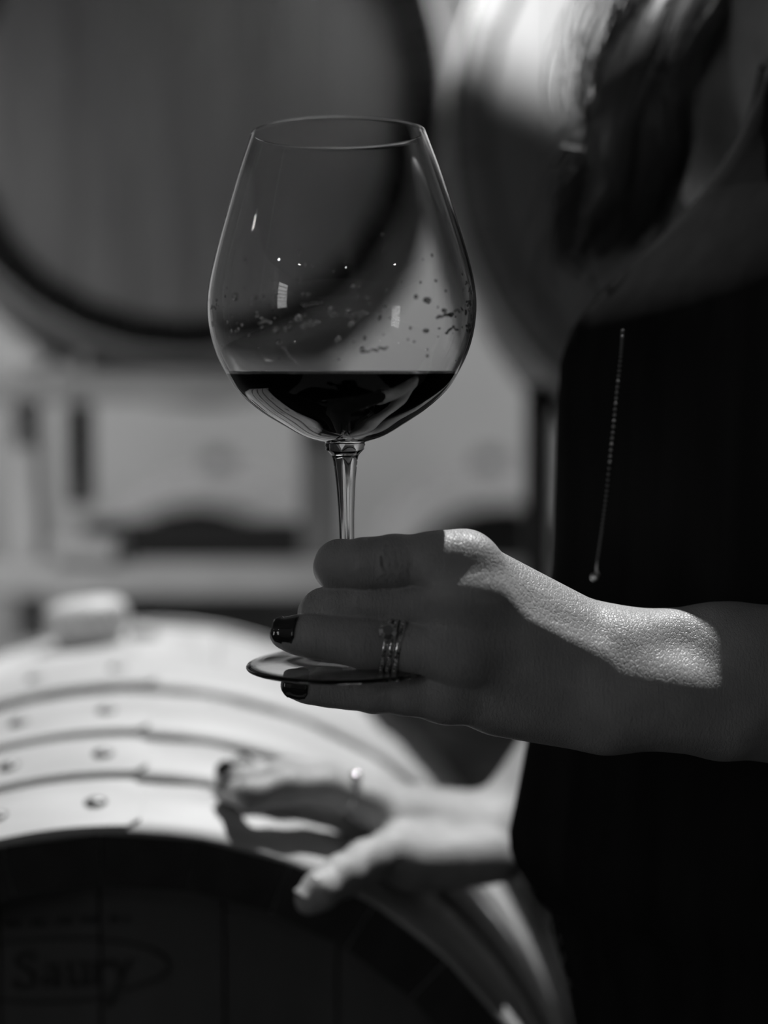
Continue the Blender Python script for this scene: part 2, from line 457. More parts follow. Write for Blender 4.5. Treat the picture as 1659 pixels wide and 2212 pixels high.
# bung and little peg on top of it
TB = fb_theta(193, .34)
bp = fb_point(TB, .34); bn = (FRM @ Vector((math.sin(TB), 0, math.cos(TB)))).normalized()
bq = bn.to_track_quat('Z', 'Y').to_matrix().to_4x4()
bung = empty('barrel_bung', bp, bq.to_euler())
tag(bung, 'pale rounded bung plugging the top of the foreground barrel', 'bung')
MB().lathe([(0, -.02), (.019, -.02), (.021, .0), (.0245, .004), (.0285, .008), (.0300, .014), (.0295, .021), (.026, .0265), (.018, .029), (.008, .0295), (0, .0295)], 32).build('stopper', M_BUNG, bung)
MB().lathe([(.0215, .0005), (.0225, .0005), (.0225, .004), (.0215, .004)], 32, closed=True).build('seal_ring', M_BUNG, bung)
TP = fb_theta(309, .34); pg = fb_point(TP, .34); 
pm = (FRM @ Vector((math.sin(TP), 0, math.cos(TP)))).to_track_quat('Z', 'Y').to_matrix().to_4x4(); pm.translation = pg
o = MB().lathe([(.0105, -.004), (.0105, .002), (.009, .006), (.005, .0085), (0, .009)], 16, pm).build('peg', M_STAVE); world_child(o, fore)

# barrels behind
HB = [(-.0015, .045), (.075, .115), (.235, .28)]
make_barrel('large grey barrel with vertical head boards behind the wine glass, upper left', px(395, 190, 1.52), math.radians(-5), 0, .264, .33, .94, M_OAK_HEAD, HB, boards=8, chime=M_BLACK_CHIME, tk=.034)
make_barrel('barrel behind the woman\'s hair, its head half lit and half in shadow', px(1727, 254, 1.20), math.radians(12), 0, .28, .34, .94, M_SHADED_HEAD, HB, boards=9, chime=M_SHADED_HEAD, recess=.006)
far_cfg = [(430, 1.0, 'distant barrel by the back wall, left of the glass stem, dark head'),
           (1085, 1.0, 'distant barrel by the back wall, right of the glass stem above the hand')]
for xx, _, lb in far_cfg:
    c = px(xx, 1400, 3.6); c.z = EYE - .60
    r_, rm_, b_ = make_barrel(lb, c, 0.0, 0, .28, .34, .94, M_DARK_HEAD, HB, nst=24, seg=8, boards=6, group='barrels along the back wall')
    bt = b_ + Vector((0, 0, .68))
    bg = empty('barrel_bung', bt); tag(bg, 'small dark bung on top of the distant barrel ' + ('left' if xx < 800 else 'right') + ' of the glass stem', 'bung')
    MB().lathe([(0, -.02), (.026, -.02), (.028, 0), (.036, .006), (.036, .03), (.028, .04), (0, .042)], 20).build('stopper', M_RACK_DARK, bg)
    MB().lathe([(.028, .0005), (.030, .0005), (.030, .006), (.028, .006)], 20, closed=True).build('seal_ring', M_RACK_DARK, bg)

# ------------------------------------------------------------------ racks
def pbox(x0, x1, y0, y1, Y, t, b=.003):
    a = px(x0, y1, Y); c = px(x1, y0, Y); return MB().box(a.x, c.x, Y, Y + t, a.z, c.z, b)
rk = empty('barrel_rack', (px(350, 1290, 1.55).x, 1.56, 0)); tag(rk, 'steel rack with two cross beams and posts carrying the large left barrel', 'rack')
P_ = lambda n, mb, m=M_RACK: mb.build(n, m, rk, False, True)
P_('cross_beam', pbox(-260, 733, 806, 868, 1.53, .05), M_RACK_MID)
P_('cross_beam', pbox(-260, 1330, 1222, 1292, 1.53, .05), M_RACK_LIGHT)
def post(x0, x1, y0, Y, t):
    a = px(x0, y0, Y); c = px(x1, y0, Y); return MB().box(a.x, c.x, Y, Y + t, 0, a.z, .003)
P_('post', post(22, 74, 868, 1.59, .045), M_RACK_LIGHT)
P_('post', post(648, 735, 868, 1.59, .045))
P_('post', post(-250, -200, 868, 1.59, .045))
P_('post', post(1240, 1300, 1222, 1.59, .045))
P_('bracket', pbox(146, 190, 872, 1092, 1.62, .03), M_RACK_DARK)
P_('channel', pbox(180, 650, 1128, 1216, 1.66, .03), M_RACK_DARK)
P_('foot_plate', pbox(100, 250, 1172, 1216, 1.52, .06), M_RACK_LIGHT)
P_('chock', pbox(18, 96, 762, 806, 1.535, .05, .008), M_RACK_LIGHT)
P_('chock', pbox(166, 192, 764, 806, 1.55, .04, .004), M_RACK_MID)
rk2 = empty('barrel_rack', (px(1250, 900, 1.3).x, 1.34, 0)); tag(rk2, 'dark post rack under the half-lit barrel behind the woman', 'rack')
P2 = lambda n, mb, m=M_RACK_DARK: mb.build(n, m, rk2, False, True)
zb = px(1727, 254, 1.20).z - .28
P2('post', post(1146, 1196, 832, 1.30, .05))
P2('post', post(1880, 1930, 832, 1.30, .05))
P2('chock', pbox(1150, 1260, 768, 830, 1.295, .06, .006), M_RACK_LIGHT)
P2('cross_beam', MB().box(px(1146, 850, 1.3).x, px(1930, 850, 1.3).x, 1.30, 1.35, px(1146, 905, 1.3).z, px(1146, 835, 1.3).z, .003))
P2('side_strip', post(1197, 1206, 880, 1.285, .02), M_RACK_LIGHT)
def low_rack(C, yaw, z, L, label, w=.5):
    r = empty('barrel_rack', (C.x, C.y, 0), (0, 0, -yaw)); tag(r, label, 'rack')
    for s in (.16, L - .2):
        MB().box(-w / 2, w / 2, s - .025, s + .025, z - .05, z, .004).build('cross_beam', M_RACK, r, False)
        for sx in (-1, 1): MB().box(sx * (w / 2 - .03) - .02, sx * (w / 2 - .03) + .02, s - .02, s + .02, 0, z - .045).build('leg', M_RACK, r, False)
        for sx in (-1, 1):
            MB().add([(sx * .22, s - .02, z), (sx * .12, s - .02, z), (sx * .22, s - .02, z + .06), (sx * .22, s + .02, z), (sx * .12, s + .02, z), (sx * .22, s + .02, z + .06)],
                     [(0, 1, 2), (3, 5, 4), (0, 3, 4, 1), (1, 4, 5, 2), (2, 5, 3, 0)]).build('chock', M_RACK, r, False)
    return r
low_rack(FC, FB['yaw'], FC.z - FB['RB'] - .012, FB['L'], 'low steel rack under the foreground barrel')
for xx, _, lb in far_cfg:
    c = px(xx, 1400, 3.6); low_rack(c, 0, EYE - .60 - .332, .94, 'low rack under the distant barrel ' + ('left' if xx < 800 else 'right') + ' of the glass stem')

# ------------------------------------------------------------------ wine glass
GZ = 0.600                                   # depth of the glass axis
PXM = GZ / F_PX                              # metres per pixel there
foot_c = px(755, 1428, GZ)
glass_o = empty('wine_glass', foot_c, (math.radians(-1.2), math.radians(-1.1), 0))
tag(glass_o, 'tall balloon wine glass held by its stem and foot, a quarter full', 'wine glass')
yz = lambda y: (1428 - y) * PXM * 1.004
outer = [(44, 951), (70, 944), (94, 934), (128, 914), (177, 883), (222, 844), (248, 806), (271, 759), (284, 712), (289, 664), (285, 614), (272, 556), (250, 480), (218, 380), (198, 325), (187, 296)]
def spline(P, n=4):
    P = [Vector((a, b, 0)) for a, b in P]; P = [P[0] * 2 - P[1]] + P + [P[-1] * 2 - P[-2]]; out = []
    for i in range(1, len(P) - 2):
        for k in range(n):
            t = k / n; a, b, c, d = P[i - 1:i + 3]
            q = .5 * ((2 * b) + (c - a) * t + (2 * a - 5 * b + 4 * c - d) * t * t + (3 * b - a - 3 * c + d) * t ** 3); out.append((q.x, q.y))
    out.append((P[-2].x, P[-2].y)); return out
out_m = [(r * PXM, yz(y)) for r, y in spline(outer)]
# inner wall: offset along the normal, thicker towards the bottom
inn = []
for i, (r, z) in enumerate(out_m):
    a = out_m[max(0, i - 1)]; b = out_m[min(len(out_m) - 1, i + 1)]
    t = Vector((b[0] - a[0], b[1] - a[1])).normalized(); n = Vector((-t.y, t.x))
    th = .0010 + .0016 * max(0, 1 - i / 22.0)
    inn.append((max(r + n.x * th, .0003), z + n.y * th))
inn = [q for q in inn if q[0] > .003]
bot = inn[0]
inner = [(0, bot[1] - .0006), (bot[0] * .5, bot[1] - .0004)] + inn
rim_o, rim_i = out_m[-1], inner[-1]
rim = [(rim_o[0] - .0001, rim_o[1] + .00035), ((rim_o[0] + rim_i[0]) / 2, rim_o[1] + .0005), (rim_i[0] + .0001, rim_o[1] + .00035)]
JOIN = [(43, 953.5), (44, 957), (41.5, 962), (42, 966), (36, 972)]
bowl_prof = [(r * PXM, yz(y)) for r, y in JOIN[::-1]] + out_m + rim + inner[::-1]
gseg = 144
MB().lathe(bowl_prof, gseg).build('bowl', M_GLASS, glass_o)
stem_px = [(36, 972), (30, 979), (27, 990), (24.5, 1008), (21.5, 1035), (19, 1070), (17, 1110), (16, 1160), (15.5, 1240), (16, 1320), (17.5, 1362), (21, 1388), (28, 1402)]
MB().lathe([(r * PXM, yz(y)) for r, y in spline(stem_px, 3)][::-1], gseg).build('stem', M_GLASS, glass_o)
foot_px = [(0, 1419), (40, 1419.5), (90, 1424), (140, 1429), (190, 1433.6), (214, 1437.5), (221, 1438.5), (225, 1437), (226.5, 1434), (224.5, 1431.2), (215, 1429), (190, 1426), (140, 1421.4), (90, 1416), (55, 1410.5), (38, 1406), (28, 1402)]
MB().lathe([(r * PXM, yz(y)) for r, y in foot_px], gseg).build('foot', M_GLASS, glass_o)
# wine: level surface inside the tilted glass
GM = parent_matrix(glass_o); GI = GM.inverted()
upl = (GI.to_3x3() @ Vector((0, 0, 1))).normalized()
lv = GI @ px(745, 805.5, GZ)
rz = sorted([(z, r) for r, z in inner]); zz_ = [a for a, _ in rz]; rr_ = [b for _, b in rz]
def inner_r(z): return float(np.interp(z, zz_, rr_))
v = []; f = []; NA, NV = 128, 26
zb0 = inner[0][1]
for k in range(NA):
    w = 2 * math.pi * k / NA; c, s = math.cos(w), math.sin(w)
    z = lv.z
    for _ in range(8):
        r = inner_r(z); z = lv.z - (upl.x * (r * c - 0) + upl.y * (r * s - 0)) / upl.z
    for i in range(1, NV + 1):
        q = zb0 + (z - zb0) * (i / NV) ** 1.6; r = inner_r(q) + .00006; v.append((r * c, r * s, q))
for k in range(NA):
    k2 = (k + 1) % NA
    for i in range(NV - 1): f.append((k * NV + i, k2 * NV + i, k2 * NV + i + 1, k * NV + i + 1))
ib = len(v); v.append((0, 0, zb0 - .00005)); it = len(v); v.append((0, 0, lv.z))
for k in range(NA):
    k2 = (k + 1) % NA; f.append((ib, k2 * NV, k * NV))
vt = [v[k * NV + NV - 1] for k in range(NA)]; base_i = len(v); v += vt
for k in range(NA): f.append((it, base_i + k, base_i + (k + 1) % NA))
wine = mesh_obj('red_wine', v, f, M_WINE, None, True, glass_o.location, glass_o.rotation_euler)
tag(wine, 'dark red wine with a level surface filling the bottom of the glass', 'wine')
mn = MB(); mp_ = [v[base_i + k] for k in range(NA)]
mv = []; mf = []
for k in range(NA):
    q = Vector(mp_[k]); n = Vector((q.x, q.y, 0)).normalized()
    for j in range(6):
        w = 2 * math.pi * j / 6; mv.append(q - n * .00045 + n * math.cos(w) * .0005 + Vector((0, 0, .0002 + .0006 * math.sin(w))))
for k in range(NA):
    for j in range(6): mf.append((k * 6 + j, k * 6 + (j + 1) % 6, ((k + 1) % NA) * 6 + (j + 1) % 6, ((k + 1) % NA) * 6 + j))
mesh_obj('meniscus', mv, mf, M_DROP, wine)
# droplets clinging to the inside of the bowl
dr = MB()
def droplet(w, z, r, sq):
    R0 = inner_r(z) ; p = Vector((R0 * math.cos(w), R0 * math.sin(w), z))
    n = Vector((-math.cos(w), -math.sin(w), 0)); T = n.to_track_quat('Z', 'Y').to_matrix().to_4x4()
    dr.ball(p + n * r * .12, r, 8, 6, T @ Matrix.Diagonal((sq[0], sq[1], .45, 1)))
for k in range(130):
    w = random.uniform(0, 2 * math.pi); y = random.gauss(680, 45) if random.random() < .75 else random.uniform(520, 780)
    y = min(780, max(500, y)); r = random.choice([.0004, .0005, .0007, .0009, .0012]) * random.uniform(.7, 1.2)
    sq = (random.uniform(.7, 1.8), random.uniform(.7, 1.6)); droplet(w, yz(y), r, sq)
for k in range(14):                                   # short smeared runs of liquid
    w0 = random.uniform(0, 2 * math.pi); y0 = random.uniform(620, 760); n = random.randint(4, 9)
    for i in range(n): droplet(w0 + i * .022, yz(y0 + random.uniform(-4, 4) - i * random.uniform(-1, 2)), random.uniform(.0005, .0009), (1.6, .8))
tag(dr.build('wine_droplets', M_DROP, glass_o), kind='stuff')

# ------------------------------------------------------------------ implicit surfaces for the body
def smin(a, b, k):
    h = np.clip(.5 + .5 * (b - a) / k, 0, 1); return b * (1 - h) + a * h - k * h * (1 - h)
class Grid:
    def __init__(self, lo, hi, h):
        self.lo = np.array(lo, float); self.h = h
        self.n = np.ceil((np.array(hi) - self.lo) / h).astype(int) + 1
        self.ax = [self.lo[i] + h * np.arange(self.n[i]) for i in range(3)]
    def blank(self): return np.full(self.n, .05, np.float32)
    def win(self, lo, hi, m):
        a = np.clip(np.floor((np.array(lo) - m - self.lo) / self.h).astype(int), 0, self.n - 1)
        b = np.clip(np.ceil((np.array(hi) + m - self.lo) / self.h).astype(int) + 1, 1, self.n)
        return a, b
    def apply(self, F, prim, k, m=.018):
        kind, A, B, r1, r2 = prim[:5]
        A = np.array(A, float); B = np.array(B, float); rm = max(r1, r2) if kind == 'cap' else float(np.max(B)) 
        if kind == 'cap': a, b = self.win(np.minimum(A, B) - rm, np.maximum(A, B) + rm, m)
        else: a, b = self.win(A - rm, A + rm, m)
        if np.any(b <= a): return
        X = self.ax[0][a[0]:b[0]][:, None, None]; Y = self.ax[1][a[1]:b[1]][None, :, None]; Z = self.ax[2][a[2]:b[2]][None, None, :]
        if kind == 'cap':
            D = B - A; L2 = float(D @ D) + 1e-12
            t = np.clip(((X - A[0]) * D[0] + (Y - A[1]) * D[1] + (Z - A[2]) * D[2]) / L2, 0, 1)
            d = np.sqrt((X - A[0] - t * D[0]) ** 2 + (Y - A[1] - t * D[1]) ** 2 + (Z - A[2] - t * D[2]) ** 2) - (r1 + (r2 - r1) * t)
        else:                                          # ellipsoid: centre A, radii B, rotation matrix r1
            R = np.array(r1) if r1 is not None else np.eye(3)
            P = [X - A[0], Y - A[1], Z - A[2]]
            q = [(P[0] * R[0][i] + P[1] * R[1][i] + P[2] * R[2][i]) / B[i] for i in range(3)]
            g = np.sqrt(q[0] ** 2 + q[1] ** 2 + q[2] ** 2); d = (g - 1) * float(np.min(B))
        s = (slice(a[0], b[0]), slice(a[1], b[1]), slice(a[2], b[2]))
        F[s] = smin(F[s], d.astype(np.float32), k)
def nets(G, F):
    ins = F < 0
    c = [ins[i:F.shape[0] - 1 + i, j:F.shape[1] - 1 + j, k:F.shape[2] - 1 + k] for i in (0, 1) for j in (0, 1) for k in (0, 1)]
    cnt = sum(q.astype(np.int8) for q in c); act = np.argwhere((cnt > 0) & (cnt < 8))
    idx = np.full(cnt.shape, -1, np.int64); idx[tuple(act.T)] = np.arange(len(act))
    cor = [(i, j, k) for i in (0, 1) for j in (0, 1) for k in (0, 1)]
    val = np.stack([F[act[:, 0] + i, act[:, 1] + j, act[:, 2] + k] for i, j, k in cor], 1).astype(float)
    pos = np.zeros((len(act), 3)); num = np.zeros(len(act))
    for a in range(8):
        for ax in range(3):
            if cor[a][ax]: continue
            o = list(cor[a]); o[ax] = 1; b = cor.index(tuple(o))
            m = (val[:, a] < 0) != (val[:, b] < 0); t = np.where(m, val[:, a] / np.where(m, val[:, a] - val[:, b], 1), 0)
            p = np.tile(np.array(cor[a], float), (len(act), 1)); p[:, ax] += t
            pos += p * m[:, None]; num += m
    V = G.lo + G.h * (act + pos / num[:, None])
    faces = []
    for ax in range(3):
        o1, o2 = [(1, 2), (2, 0), (0, 1)][ax]
        s0 = [slice(None)] * 3; s1 = [slice(None)] * 3; s0[ax] = slice(0, -1); s1[ax] = slice(1, None)
        A, B = ins[tuple(s0)], ins[tuple(s1)]; e = np.argwhere(A != B)
        e = e[(e[:, o1] > 0) & (e[:, o2] > 0) & (e[:, o1] < F.shape[o1] - 1) & (e[:, o2] < F.shape[o2] - 1)]
        fl = A[tuple(e.T)]
        def I(d1, d2):
            q = e.copy(); q[:, o1] -= d1; q[:, o2] -= d2; return idx[tuple(q.T)]
        Q = np.stack([I(1, 1), I(0, 1), I(0, 0), I(1, 0)], 1); Q[~fl] = Q[~fl][:, ::-1]; faces.append(Q)
    return V, np.concatenate(faces)
def cap(a, b, r1, r2=None): return ('cap', a, b, r1, r1 if r2 is None else r2)
def ell(c, r, R=None): return ('ell', c, r, R, 0)
def chain(pts): return [cap(pts[i][0], pts[i + 1][0], pts[i][1], pts[i + 1][1]) for i in range(len(pts) - 1)]
def J(x, y, Y, r): return (px(x, y, Y), r)
def hand_mesh(lo, hi, h, palm, fingers, kp=.010, kf=.0012, kb=.007, kfin=.004, detail=()):
    G = Grid(lo, hi, h); F = G.blank(); FF = G.blank()
    for p in palm: G.apply(F, p, kp)
    for fg in fingers:
        T = G.blank()
        for p in fg: G.apply(T, p, kfin)
        FF = smin(FF, T, kf)
    F = smin(F, FF, kb)
    for p in detail: G.apply(F, p, .0008)
    return nets(G, F)

# ---- left hand around the stem
idx_ = [J(1004, 1214, .5790, .0108), J(930, 1208, .5762, .0098), J(850, 1212, .5775, .0098), J(788, 1217, .5785, .0094), J(735, 1221, .5870, .0096), J(728, 1226, .6000, .0088), J(742, 1228, .6120, .0080)]
mid_ = [J(1015, 1302, .5755, .0108), J(905, 1300, .5790, .0092), J(800, 1304, .5830, .0096), J(742, 1312, .5855, .0090), J(700, 1320, .5900, .0086), J(690, 1326, .6000, .0080), J(705, 1328, .6110, .0074)]
rng_ = [J(1000, 1408, .5735, .0110), J(900, 1400, .5745, .0092), J(788, 1389, .5755, .0096), J(735, 1382, .5770, .0085), J(680, 1376, .5785, .0080), J(640, 1371, .5805, .0070), J(613, 1369, .5820, .0056)]
pnk_ = [J(962, 1500, .5800, .0106), J(880, 1497, .5790, .0084), J(806, 1494, .5790, .0078), J(750, 1490, .5795, .0070), J(706, 1487, .5800, .0066), J(665, 1483, .5810, .0060), J(634, 1480, .5820, .0052)]
thm_ = [J(1240, 1385, .607, .016), J(1080, 1300, .622, .0125), J(930, 1268, .629, .0102), J(820, 1262, .626, .0085)]
WR = .0182
palm_l = []
for a, b in (((1000, 1216, .5840, .0110), (1310, 1400, .600, .0150)), ((1015, 1300, .5775, .0118), (1320, 1440, .592, .0150)),
             ((1000, 1405, .5765, .0120), (1320, 1480, .585, .0150)), ((965, 1498, .5830, .0110), (1310, 1530, .590, .0150))):
    p, q = J(*a), J(*b); palm_l.append(cap(p[0], q[0], p[1], q[1]))
palm_l += [cap(px(1020, 1340, .588), px(1320, 1460, .592), .014, .018), cap(px(1080, 1510, .593), px(1290, 1535, .596), .014, .016),
           cap(px(1060, 1400, .592), px(1300, 1450, .596), .014, .018),
           cap(px(1330, 1412, .600), px(1560, 1406, .606), .0180, .0182), cap(px(1330, 1516, .584), px(1560, 1535, .590), .0184, .0185),
           cap(px(1330, 1464, .590), px(1560, 1470, .598), .0180, .0200),
           cap(px(1560, 1406, .598), px(1830, 1410, .612), .0182, .0210), cap(px(1560, 1535, .598), px(1830, 1560, .612), .0185, .0215), cap(px(1560, 1470, .598), px(1830, 1485, .612), .020, .026),
           cap(px(1345, 1392, .5885), px(1450, 1368, .5950), .0088, .0060),    # edge of the radius
           ell(px(1440, 1505, .5760), (.017, .0085, .0105)),                   # ulna head
           cap(px(1020, 1295, .5680), px(1275, 1425, .5750), .0034, .0028),    # tendons
           cap(px(1005, 1235, .5775), px(1260, 1385, .5850), .0030, .0030),
           ell(px(1000, 1212, .5745), (.012, .009, .0095)), ell(px(1008, 1288, .5685), (.013, .0095, .0085)), ell(px(995, 1405, .5690), (.012, .008, .009))]
folds = []                                       # skin folds over the middle joints and knuckles
for (x, y, Y, r, hh) in ((848, 1212, .5765, .0098, 30), (798, 1303, .5830, .0096, 24), (786, 1388, .5755, .0096, 28), (800, 1494, .5790, .0077, 18)):
    for dx, sc in ((-26, .75), (-15, .95), (-5, 1.0), (6, 1.0), (16, .9), (28, .7)):
        c0 = px(x + dx, y, Y); pts = []
        for k in range(5):
            a = (k - 2) / 2 * .75 * sc; pts.append(c0 + Vector((.0006 * math.sin(k * 2.1 + dx), -math.cos(a) * (r - .0001), math.sin(a) * (r - .0001))))
        for k in range(4): folds.append(cap(pts[k], pts[k + 1], .0005, .0005))
VL, FL = hand_mesh((px(570, 1300, .58).x, .545, px(800, 1690, .58).z), (px(1750, 1300, .60).x, .655, px(800, 1130, .58).z), .00085,
                   palm_l, [chain(idx_), chain(mid_), chain(rng_), chain(pnk_), chain(thm_)], kf=.0006, detail=folds)
# ---- right hand on the barrel
def surf(x, y, r, lift=0.0):
    p = fb_hit(x, y); q = FRM.inverted() @ (p - FC); n = FRM @ Vector((q.x, 0, q.z)).normalized(); return (p + n * (r + .0035 + lift), r)
r_idx = [J(800, 1740, .770, .0100), J(700, 1700, .757, .0086), J(618, 1700, .742, .0084), J(540, 1718, .732, .0074), surf(487, 1748, .0062), ]
r_mid = [J(800, 1722, .790, .0100), J(690, 1682, .782, .0086), J(600, 1680, .768, .0084), J(525, 1692, .758, .0074), surf(480, 1712, .0062)]
r_rng = [J(812, 1722, .812, .0098), J(705, 1682, .806, .0082), J(615, 1676, .794, .0080), J(550, 1684, .785, .0070), surf(510, 1694, .0060)]
r_pnk = [J(838, 1730, .832, .0090), J(752, 1697, .828, .0074), J(690, 1690, .822, .0070), J(640, 1690, .815, .0060), surf(602, 1700, .0054)]
r_thm = [J(980, 1840, .775, .0150), J(850, 1842, .742, .0122), J(790, 1862, .722, .0102), J(738, 1892, .705, .0096), J(690, 1925, .692, .0086), J(667, 1945, .689, .0068)]
RW = J(1085, 1800, .805, .0175)
palm_r = [cap(q[0][0], RW[0] + Vector((0, d, 0)), q[0][1] + .001, .0165) for q, d in ((r_idx, -.012), (r_mid, -.003), (r_rng, .006), (r_pnk, .014))]
palm_r += [cap(px(885, 1868, .740), px(1050, 1862, .768), .0140, .0180), cap(px(980, 1835, .778), RW[0], .016, .018), cap(px(860, 1790, .765), px(1040, 1815, .79), .012, .016)]
EL_R = Vector((.215, .945, EYE - .115)); SH_R = Vector((.245, .84, EYE + .16))
palm_r += [cap(RW[0] + Vector((0, -.009, 0)), RW[0].lerp(EL_R, .5) + Vector((0, -.01, 0)), .0185, .027), cap(RW[0] + Vector((0, .010, 0)), RW[0].lerp(EL_R, .5) + Vector((0, .01, 0)), .0185, .027)]
VR, FR = hand_mesh((px(430, 1700, .72).x, .665, px(700, 1990, .70).z), (.16, .96, EYE - .10), .0012, palm_r, kfin=.005, fingers=[chain(r_idx), chain(r_mid), chain(r_rng), chain(r_pnk), chain(r_thm)])
# ---- rest of the body, coarser
TX, TY = .225, .70                               # torso axis
Z = lambda h: EYE + h
HX = .358; HY = .80                                        # head
WL = px(1700, 1480, .606); EL_L = Vector((.345, .635, Z(-.14))); SH_L = Vector((.27, .605, Z(.17)))
body = [cap((TX + .05, TY - .01, Z(-.28)), (TX + .05, TY - .01, Z(.12)), .058, .056), cap((TX + .03, TY + .02, Z(-.28)), (TX + .03, TY + .02, Z(.12)), .060, .060),
        cap((TX + .05, TY - .07, Z(.17)), (TX + .02, TY + .10, Z(.175)), .042, .045),
        ell((TX - .0, TY - .03, Z(.0)), (.05, .035, .05)), ell((TX - .02, TY + .03, Z(.0)), (.05, .04, .05)),
        cap((TX + .03, TY + .02, Z(.19)), (HX - .0, HY, Z(.33)), .046, .046),
        ell((HX, HY, Z(.44)), (.088, .072, .112)), ell((HX - .035, HY, Z(.385)), (.05, .048, .055)),
        ell((HX - .090, HY, Z(.425)), (.018, .012, .022)), ell((HX - .083, HY, Z(.382)), (.012, .022, .009)),
        ell((HX - .077, HY - .028, Z(.45)), (.016, .018, .008)), ell((HX - .077, HY + .028, Z(.45)), (.016, .018, .008)),
        ell((HX + .01, HY - .074, Z(.43)), (.02, .008, .03)), ell((HX + .01, HY + .074, Z(.43)), (.02, .008, .03)),
        cap(px(1570, 360, .825), px(1610, -100, .83), .028, .034), cap(px(1650, 330, .81), px(1690, -100, .82), .030, .036),   # chest below the throat
        cap(SH_L, EL_L, .042, .034), cap(EL_L, WL, .034, .027), cap(SH_L, (TX + .01, TY - .07, Z(.175)), .042, .05),
        cap(SH_R, EL_R, .042, .034), cap(EL_R, RW[0].lerp(EL_R, .45), .034, .028), cap(SH_R, (TX + .01, TY + .07, Z(.175)), .042, .05)]
for s in (-1, 1):
    body += [cap((TX + .03, TY + s * .05, Z(-.32)), (TX + .03, TY + s * .06, Z(-.68)), .062, .048), cap((TX + .03, TY + s * .06, Z(-.68)), (TX + .03, TY + s * .07, Z(-1.06)), .048, .034),
             cap((TX + .03, TY + s * .07, Z(-1.09)), (TX - .11, TY + s * .08, Z(-1.125)), .034, .022)]
GB = Grid((-.05, .52, -.01), (.47, 1.17, Z(.60)), .006); FBD = GB.blank()
for p in body: GB.apply(FBD, p, .03, .05)
VB, FBd = nets(GB, FBD)
V = np.concatenate([VB, VL, VR]); FACES = np.concatenate([FBd, FL + len(VB), FR + len(VB) + len(VL)])
person = empty('person', (TX, TY, 0))
tag(person, 'woman in a dark dress holding the wine glass, other hand resting on the barrel', 'person')
me = bpy.data.meshes.new('body'); me.vertices.add(len(V)); me.vertices.foreach_set('co', V.ravel())
me.loops.add(FACES.size); me.loops.foreach_set('vertex_index', FACES.ravel().astype(np.int32))
me.polygons.add(len(FACES)); me.polygons.foreach_set('loop_start', np.arange(0, FACES.size, 4, dtype=np.int32))
me.polygons.foreach_set('use_smooth', np.ones(len(FACES), bool))
me.materials.append(M_SKIN); me.update(calc_edges=True); me.validate()
world_child(link('body', me), person)

# ---- nails
def nail(jt, up, mat, length, width, shift=.30):
    """a curved plate over the last finger joint; up = outward direction of the nail"""
    (tip, r0), (base, r1) = jt[-1], jt[-2]
    ax = (tip - base).normalized(); sl = (r1 - r0) / (tip - base).length
    up = (up - ax * up.dot(ax)).normalized(); sd = ax.cross(up)
    v = []; f = []; NU, NW = 10, 10
    for lay in (0, 1):
        for i in range(NU + 1):
            t = i / NU; e = length * (t - 1 + shift)
            for j in range(NW + 1):
                s = (j / NW - .5) * 2
                wd = width * math.sqrt(max(.05, 1 - max(0, (t - .6) / .45) ** 2)) * math.sqrt(max(.1, 1 - max(0, (.3 - t) / .36) ** 2))
                rr = r0 - sl * e + .0007 + .0007 * lay * (1 - .6 * abs(s) ** 3)
                if e > 0: rr = math.sqrt(max(1e-9, (r0 + .0009) ** 2 - (.75 * e) ** 2)) + .0006 * lay
                ang = s * wd
                v.append(tip + ax * e + (up * math.cos(ang) + sd * math.sin(ang)) * rr)
    W = NW + 1; n0 = (NU + 1) * W
    for i in range(NU):
        for j in range(NW):
            a = i * W + j; f.append((a, a + W, a + W + 1, a + 1)); b = a + n0; f.append((b, b + 1, b + W + 1, b + W))
    for i in range(NU):
        for j in (0, NW): a = i * W + j; f.append((a, a + n0, a + W + n0, a + W) if j == 0 else (a, a + W, a + W + n0, a + n0))
    for j in range(NW):
        for i in (0, NU): a = i * W + j; f.append((a, a + 1, a + 1 + n0, a + n0) if i == 0 else (a, a + n0, a + 1 + n0, a + 1))
    world_child(mesh_obj('fingernail', v, f, mat), person)
nail(rng_, Vector((-.2, -.80, .60)), M_NAIL, .0105, 1.05)
nail(pnk_, Vector((-.2, -.92, .35)), M_NAIL, .0105, 1.1)
nail(r_thm, Vector((-.45, -.45, .75)), M_NAIL_BARE, .0120, .95)
for q in (r_idx, r_mid, r_rng): nail(q, Vector((-.5, -.1, .85)), M_NAIL, .0090, .9)

